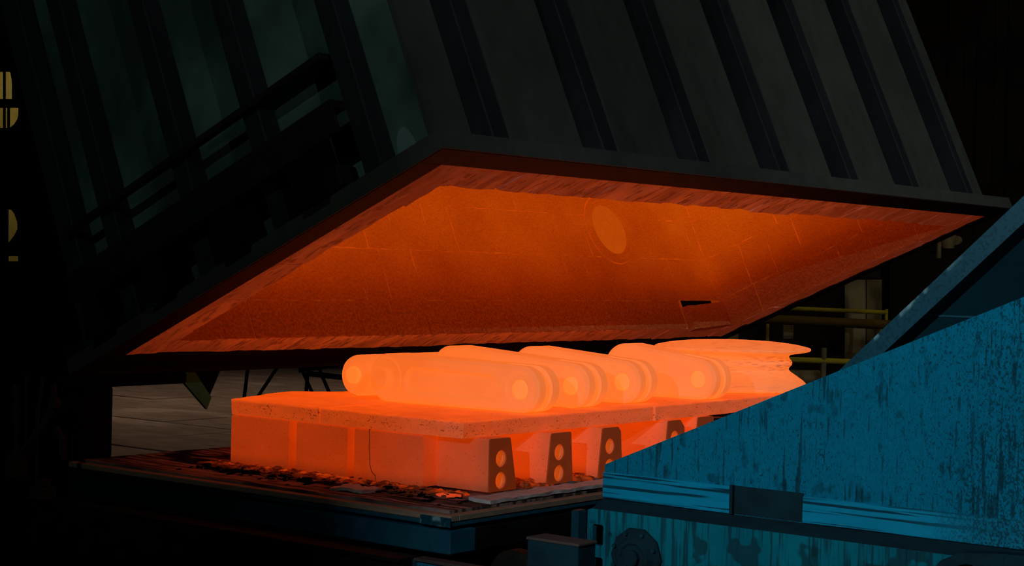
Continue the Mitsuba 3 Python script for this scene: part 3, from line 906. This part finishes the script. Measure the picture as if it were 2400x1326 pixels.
# ------------------------------------------------------------------ the blue car in the right foreground
B = thing('blue_car', 'worn blue steel transfer car with a sloping side plate, right foreground', 'transfer car')
YL = -1.44
def top_z(y):
    return -0.215 - 0.418 * (y - YL)
obj('side_plate', prism([(YL, -0.54), (YL, top_z(YL)), (-7.2, top_z(-7.2)), (-7.2, -0.54)], 0.0, 0.03, 'x'), 'm_blue', B, label='worn blue side plate with a sloping top edge')
obj('rubbing_strip', cat(cbox(-0.022, 0.003, -2.575, YL + 0.004, -0.47, -0.272, 0.004)), 'm_blue_rub', B, label='scraped blue rubbing strip')
obj('rubbing_strip', cat(cbox(-0.022, 0.003, -7.19, -3.165, -0.47, -0.285, 0.004)), 'm_blue_rub', B)
obj('pocket', cat(box(-0.004, 0.002, -3.165, -2.575, -0.47, -0.265), box(-0.035, 0.0, -2.60, -2.575, -0.47, -0.262)), 'm_pocket', B, label='dark pocket between the rubbing strips')
# lower frame with square holes, bevelled ledge above
frame = m3.CrossSection([[[-7.2, -1.3], [-1.385, -1.3], [-1.385, -0.575], [-1.40, -0.550], [-1.43, -0.54], [-7.2, -0.54]]])
if frame.area() < 0.1:
    frame = m3.CrossSection([[[-7.2, -1.3], [-7.2, -0.54], [-1.43, -0.54], [-1.40, -0.550], [-1.385, -0.575], [-1.385, -1.3]]])
for yc, zc in ((-1.495, -0.735), (-1.495, -0.985)):
    hole = m3.CrossSection.square([0.075, 0.135], True).offset(0.012, m3.JoinType.Round)
    frame = frame - hole.translate([yc, zc])
fm = tm(frame.extrude(0.05))
v = fm.vertices[:, [2, 0, 1]] + [-0.15, 0, 0]
obj('frame_plate', trimesh.Trimesh(v, fm.faces, process=False), 'm_blue_low', B, label='streaked blue lower frame plate')
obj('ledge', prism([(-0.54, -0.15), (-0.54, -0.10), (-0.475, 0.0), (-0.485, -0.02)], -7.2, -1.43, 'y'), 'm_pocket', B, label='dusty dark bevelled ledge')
obj('frame_end', box(-0.10, 1.2, -1.41, -1.39, -1.3, -0.56), 'm_blue_dark', B)
obj('deck_plate', box(-0.09, 1.4, -7.2, -1.45, -0.60, -0.545), 'm_blue_dark', B)
hub = obj('bearing_housing', move(lathe([(0.0, -0.10), (0.055, -0.10), (0.065, -0.09), (0.065, -0.055), (0.10, -0.055), (0.115, -0.07), (0.14, -0.07), (0.155, -0.05), (0.17, -0.035), (0.21, -0.03), (0.225, -0.015), (0.225, 0.01), (0.0, 0.01)], 'x', 10),
                                  (-0.155, -1.86, -0.86)), 'm_pocket', B, smooth=15, label='dark bolted wheel bearing housing')
for k in range(8):
    a = 2 * math.pi * (k + 0.5) / 8
    bolt = trimesh.creation.cylinder(radius=0.017, height=0.03, sections=6)
    bolt.apply_transform(trimesh.transformations.rotation_matrix(math.pi / 2, [0, 1, 0]))
    obj('bolt', move(bolt, (-0.197, -1.86 + 0.19 * math.cos(a), -0.86 + 0.19 * math.sin(a))), 'm_blue_dark', hub)
hs = m3.CrossSection([[[-5.6, -1.2], [-4.15, -1.2], [-4.15, -0.72], [-4.32, -0.56], [-4.45, -0.50], [-4.75, -0.47], [-5.6, -0.44]]])
if hs.area() < 0.05:
    hs = m3.CrossSection([[[-5.6, -1.2], [-5.6, -0.44], [-4.75, -0.47], [-4.45, -0.50], [-4.32, -0.56], [-4.15, -0.72], [-4.15, -1.2]]])
hs = hs - m3.CrossSection.circle(0.17, 36).translate([-4.50, -0.74])
hm = tm(hs.extrude(0.10))
hmesh = trimesh.Trimesh(hm.vertices[:, [2, 0, 1]] + [-0.25, 0, 0], hm.faces, process=False)
obj('axle_guard', rough(hmesh, 0.08, 0.008, 9, 4.0), 'm_pocket', B, smooth=35, label='dark humped axle guard')
obj('axle', move(lathe([(0, -0.02), (0.11, -0.02), (0.12, 0.0), (0.12, 0.08), (0, 0.08)], 'x', 24), (-0.24, -4.50, -0.76)), 'm_black', B, smooth=30)
# sloping chute sheet and its rim bar above the side plate
bar0, bar1 = np.array([-3.40, 0.615]), np.array([-5.10, 2.187])
d = (bar1 - bar0) / np.linalg.norm(bar1 - bar0)
nrm = np.array([d[1], -d[0]])
if nrm[1] > 0:
    nrm = -nrm
wbar = 0.135
quad = [bar0, bar1, bar1 + nrm * wbar, bar0 + nrm * wbar * 0.92 + d * 0.02]
obj('rim_bar', prism([tuple(q) for q in quad], 0.035, 0.20, 'x'), 'm_bar', B, label='scuffed flat bar along the rim of the chute')
sheet = [(-3.45, 0.56), tuple(bar1 + nrm * 0.02), (-7.2, 2.3), (-7.2, 0.3), (-3.6, 0.3)]
obj('chute_sheet', prism(sheet, 0.20, 0.23, 'x'), 'm_chute', B, label='shaded blue chute sheet under the rim bar')
obj('scratch_rib', cbox(0.188, 0.206, -4.46, -4.02, 1.005, 1.02, 0.003), 'm_bar', B, label='bright scraped weld line')

# blue frame piece and bracket at the bottom
lf = thing('blue_buffer_frame', 'blue steel frame piece with a brown top edge at the bottom centre', 'frame')
obj('top_strip', cbox(-1.24, -1.12, -2.4, -0.60, -0.915, -0.89, 0.005), 'm_scale', lf, label='brown worn top strip')
obj('face', cbox(-1.22, -1.19, -2.4, -0.615, -1.45, -0.915, 0.004), 'm_blue', lf)
obj('end_post', cbox(-1.235, -1.12, -0.615, -0.585, -1.45, -0.905, 0.004), 'm_bar', lf)
obj('slot', cbox(-1.224, -1.185, -0.74, -0.645, -1.40, -0.945, 0.002), 'm_black', lf)
bk = thing('coupling_bracket', 'dark blue coupling bracket with a brown top, left of the blue car', 'bracket')
obj('body', cbox(-1.11, -0.90, -2.02, -1.57, -1.3, -0.655, 0.006), 'm_pocket', bk)
obj('cap', cbox(-1.115, -0.89, -2.03, -1.56, -0.655, -0.635, 0.004), 'm_scale', bk, label='brown worn cap')
whole('guide_roller', move(lathe([(0.0, -0.08), (0.20, -0.08), (0.23, -0.05), (0.23, 0.05), (0.20, 0.08), (0.0, 0.08)], 'x', 32), (-0.85, -1.28, -1.02)), 'm_black',
      'dark round roller low between the blue frame piece and the bracket', 'roller', smooth=30)
whole('end_post', cbox(-0.28, -0.16, -1.40, -1.33, -1.45, -0.55, 0.01), 'm_blue_dark', 'narrow dark upright post at the left end of the blue car', 'post')

# ------------------------------------------------------------------ behind, left: machine parts, yellow wall, floor block, trestles
def at_depth(px, dd):
    r = ray(px)
    return CAM + r / (r @ FWD) * dd


pm = thing('pipe_manifold', 'dim cluster of pipes, hoses and valves left of the black post', 'pipework')
for (a, b, r) in (((40, 900), (38, 1085), 0.035), ((62, 880), (60, 1070), 0.02), ((100, 885), (72, 1075), 0.018), ((88, 960), (85, 1120), 0.016)):
    obj('pipe', tube([at_depth(a, 15.4), at_depth(b, 15.4)], r), 'm_dim', pm)
obj('hose', tube([at_depth((125, 900), 15.3), at_depth((128, 950), 15.3), at_depth((90, 1010), 15.3), at_depth((60, 1050), 15.3), at_depth((45, 1060), 15.3)], 0.028), 'm_dim', pm)
obj('hose', tube([at_depth((130, 1000), 15.35), at_depth((146, 1030), 15.35), at_depth((146, 1075), 15.35)], 0.03), 'm_dim', pm)
vb = at_depth((128, 945), 15.3)
obj('valve', move(lathe([(0, -0.04), (0.05, -0.04), (0.06, 0), (0.05, 0.04), (0, 0.04)], 'x', 16), vb), 'm_dim', pm, smooth=30)
tk = at_depth((40, 1090), 15.4)
obj('tank', move(lathe([(0, -0.10), (0.09, -0.10), (0.10, -0.08), (0.10, 0.07), (0.08, 0.10), (0, 0.10)], 'z', 20), tk), 'm_dim', pm, smooth=30)
pb = at_depth((98, 1155), 15.2)
whole('brick_stack', cat(move(cbox(-0.06, 0.06, -0.05, 0.05, -0.03, 0.03, 0.006), pb + [0, 0, 0.09]), move(cbox(-0.08, 0.08, -0.10, 0.10, -0.06, 0.055, 0.006), pb)), 'm_dim',
      'two pale bricks on a ledge at the lower left edge', 'bricks')
whole('machine_ledge', cbox(-2.4, -1.06, 4.1, 5.9, -1.45, pb[2] - 0.06, 0.02), 'm_near_black', 'black machine base under the pale bricks at the left edge', 'machine base')
whole('machine_housing', cat(cbox(-3.6, 0.36, 6.0, 8.0, FLOOR, 0.62, 0.03), cbox(-3.6, 0.38, 5.96, 8.0, 0.62, 0.66, 0.01)), 'm_near_black', 'black machine housing behind the dim pipes at the left edge', 'machine housing')
# dark frame in front of the yellow sheet wall
mf = thing('gantry', 'black gantry of rails and posts against the yellow wall at the left edge', 'machine frame')
def slab_at(x0, y0, x1, y1, dd, th):
    a, b, c_, e = (at_depth(q, dd) for q in ((x0, y0), (x1, y0), (x1, y1), (x0, y1)))
    n = FWD * th
    v = np.array([a, b, c_, e, a + n, b + n, c_ + n, e + n])
    f = np.array([[0, 2, 1], [0, 3, 2], [4, 5, 6], [4, 6, 7], [0, 1, 5], [0, 5, 4], [1, 2, 6], [1, 6, 5], [2, 3, 7], [2, 7, 6], [3, 0, 4], [3, 4, 7]])
    return trimesh.Trimesh(v, f[:, ::-1], process=False)
obj('top_rail', slab_at(-60, -120, 120, 165, 22, 0.15), 'm_near_black', mf)
obj('cross_rail', slab_at(-60, 232, 120, 250, 22, 0.15), 'm_black', mf)
obj('deep_rail', slab_at(-60, 300, 150, 490, 22, 0.15), 'm_near_black', mf)
def poly_at(pts, dd, th):
    """a flat plate standing at a distance, outlined by the pixels it covers"""
    p = sg.Polygon(pts)
    m = trimesh.creation.extrude_polygon(p, th)
    v = np.array([at_depth(q[:2], dd) + FWD * q[2] for q in m.vertices])
    m = trimesh.Trimesh(v, m.faces, process=False)
    if m.volume < 0:
        m.invert()
    return m
# round cheeks of the machine: the wall shows only past their curved edges
obj('cheek', poly_at([(70, 110), (18, 158), (24, 170), (27, 184), (28, 200), (28, 236), (70, 240)], 21.9, 0.08), 'm_near_black', mf)
obj('cheek', poly_at([(70, 236), (46, 240), (45, 262), (41, 278), (33, 291), (22, 300), (6, 306), (6, 330), (70, 330)], 21.9, 0.08), 'm_near_black', mf)
obj('cheek', poly_at([(70, 470), (22, 486), (33, 500), (40, 520), (41, 536), (33, 552), (22, 566), (14, 575), (14, 600), (70, 600)], 21.9, 0.08), 'm_near_black', mf)
obj('bar', slab_at(7, 165, 11, 300, 22.2, 0.05), 'm_near_black', mf)
obj('bar', slab_at(17, 248, 21, 300, 22.2, 0.05), 'm_near_black', mf)
obj('post', slab_at(-20, 490, 12, 700, 22, 0.15), 'm_near_black', mf)
obj('lower_rail', slab_at(12, 572, 200, 596, 22, 0.15), 'm_near_black', mf)
obj('lower_rail', slab_at(-60, 612, 200, 880, 22, 0.15), 'm_near_black', mf)
obj('side_post', slab_at(43, -120, 240, 880, 22.3, 0.15), 'm_near_black', mf)
whole('yellow_sheet_wall', slab_at(-80, -100, 120, 760, 29, 0.1), 'm_yellow_wall', 'sunlit yellow sheet wall glimpsed at the far left edge', 'sheet wall')
kb = m3.Manifold.batch_hull([m3.Manifold.cube([1.0, 0.5, 0.04], True).translate([0, 0, 0.02]), m3.Manifold.cube([0.86, 0.44, 0.04], True).translate([0, 0, 0.24]), m3.Manifold.cube([0.96, 0.48, 0.04], True).translate([0, 0, 0.18])])
kb = kb.rotate([0, 0, -47])
fb0 = CAM + ray((285, 902)) * ((FLOOR - CAM[2]) / ray((285, 902))[2])
whole('concrete_block', move(rough(tm(kb), 0.12, 0.02, 4, 1.0), (fb0[0], fb0[1], FLOOR + 0.01)), 'm_moss', 'mossy low concrete block on the floor behind the black post', 'concrete block', smooth=45)
# trestles
def stick(a, b, dd, r, db=0.0):
    return tube([at_depth(a, dd), at_depth(b, dd + db)], r, 8)


t1 = thing('trestle', 'thin-legged black trestle standing on the floor just right of the green bracket', 'trestle')
for a, b, o in (((588, 800), (572, 935), 0), ((669, 832), (592, 948), 0)):
    a3, b3 = at_depth(a, 30), at_depth(b, 30)
    end = a3 + (b3 - a3) * ((FLOOR + 0.01 - a3[2]) / (b3[2] - a3[2]))
    obj('leg', tube([a3, end], 0.032, 8), 'm_near_black', t1)
obj('top_bar', stick((570, 812), (690, 800), 30, 0.037), 'm_near_black', t1)
t2 = thing('trestle', 'cross-braced black trestle standing behind the left end of the glowing shaft', 'trestle')
for a, b in (((706, 862), (734, 925)), ((722, 862), (717, 925)), ((744, 855), (774, 925)), ((800, 850), (830, 925))):
    a3, b3 = at_depth(a, 24), at_depth(b, 24)
    end = a3 + (b3 - a3) * ((FLOOR + 0.01 - a3[2]) / (b3[2] - a3[2]))
    obj('leg', tube([a3, end], 0.026, 8), 'm_near_black', t2)
obj('rail', stick((718, 875), (860, 890), 24, 0.038), 'm_near_black', t2)
obj('top_bar', stick((700, 868), (850, 845), 24, 0.035), 'm_near_black', t2)
obj('foot_clamp', tube([at_depth((702, 869), 23.9), at_depth((718, 866), 23.9)], 0.03, 8), 'm_near_black', t2)

# ------------------------------------------------------------------ behind, right: yellow pipework and columns
def bar_at(x0, y0, x1, y1, dd, th=0.12):
    return slab_at(x0, y0, x1, y1, dd, th)


yp = thing('yellow_pipe', 'thick dull yellow pipe crossing behind the hood at right', 'pipe')
obj('pipe', tube([at_depth((1690, 742), 28), at_depth((2260, 770), 28)], 0.078, 16), 'm_brown_yellow', yp, smooth=30)
obj('elbow', tube([at_depth((2066, 756), 28.0), at_depth((2064, 790), 28.0)], 0.03, 10), 'm_yellow', yp)
gr = thing('guard_rail', 'thin bright yellow handrail above the thick pipe', 'handrail')
obj('rail', tube([at_depth((1790, 720), 28.6), at_depth((2080, 732), 28.6)], 0.036, 10), 'm_yellow', gr)
for x in (1800, 2078):
    a = at_depth((x, 724), 28.6)
    obj('post', tube([a, [a[0], a[1], FLOOR + 0.01]], 0.03, 8), 'm_yellow', gr)
g2 = thing('guard_rail', 'low yellow handrail beside the grooved wheel, on a round post', 'handrail')
obj('rail', tube([at_depth((1700, 837), 27), at_depth((2120, 852), 27)], 0.045, 10), 'm_yellow', g2)
for x in (1931, 2110):
    a = at_depth((x, 815), 27)
    obj('post', tube([a, [a[0], a[1], FLOOR + 0.01]], 0.045, 10), 'm_beige', g2)
bc = thing('beige_cabinet', 'tall dim beige cabinet of upright panels behind the yellow pipe', 'cabinet')
a, b = at_depth((1978, 700), 29.5), at_depth((2082, 700), 29.5)
for i in range(2):
    x0, x1 = (1980, 2029) if i == 0 else (2031, 2080)
    obj('panel', bar_at(x0, 655, x1, 862, 29.5, 0.4), 'm_beige', bc)
obj('top', bar_at(1985, 560, 2075, 650, 29.6, 0.4), 'm_black', bc)
whole('black_column', bar_at(2084, 380, 2118, 1000, 28.9, 0.3), 'm_near_black', 'black steel column right of the beige cabinet', 'column')
whole('upright_box', bar_at(1836, 752, 1860, 794, 28.3, 0.2), 'm_beige', 'small beige upright box under the thick yellow pipe', 'box')
whole('yellow_box', bar_at(1690, 776, 1731, 1028, 28.3, 0.2), 'm_yellow', 'squat yellow box post under the low corner of the hood', 'box')
whole('pale_drum', move(lathe([(0, -0.30), (0.10, -0.30), (0.12, -0.27), (0.12, 0.27), (0.10, 0.30), (0, 0.30)], 'x', 20).apply_transform(trimesh.transformations.rotation_matrix(-0.9, [0, 0, 1])), at_depth((1880, 884), 27.6)), 'm_beige',
      'pale round drum lying behind the grooved wheel', 'drum', smooth=30)
whole('dark_machine', bar_at(1700, 800, 2120, 828, 30.5, 0.6), 'm_black', 'low black machine bed behind the yellow handrail', 'machine')
ws = thing('wall_valve', 'dim pale valve cluster high beside the rim bar of the chute', 'valve')
p0 = at_depth((2222, 560), 29)
obj('body', move(lathe([(0, -0.16), (0.10, -0.16), (0.13, -0.05), (0.13, 0.06), (0.10, 0.16), (0, 0.16)], 'z', 14), p0), 'm_beige', ws, smooth=30)
obj('handle', move(lathe([(0, -0.03), (0.08, -0.03), (0.08, 0.03), (0, 0.03)], 'x', 14), p0 + [0.1, -0.12, -0.02]), 'm_beige', ws, smooth=30)
obj('pipe', tube([at_depth((2203, 540), 29), at_depth((2200, 605), 29)], 0.04, 8), 'm_beige', ws)
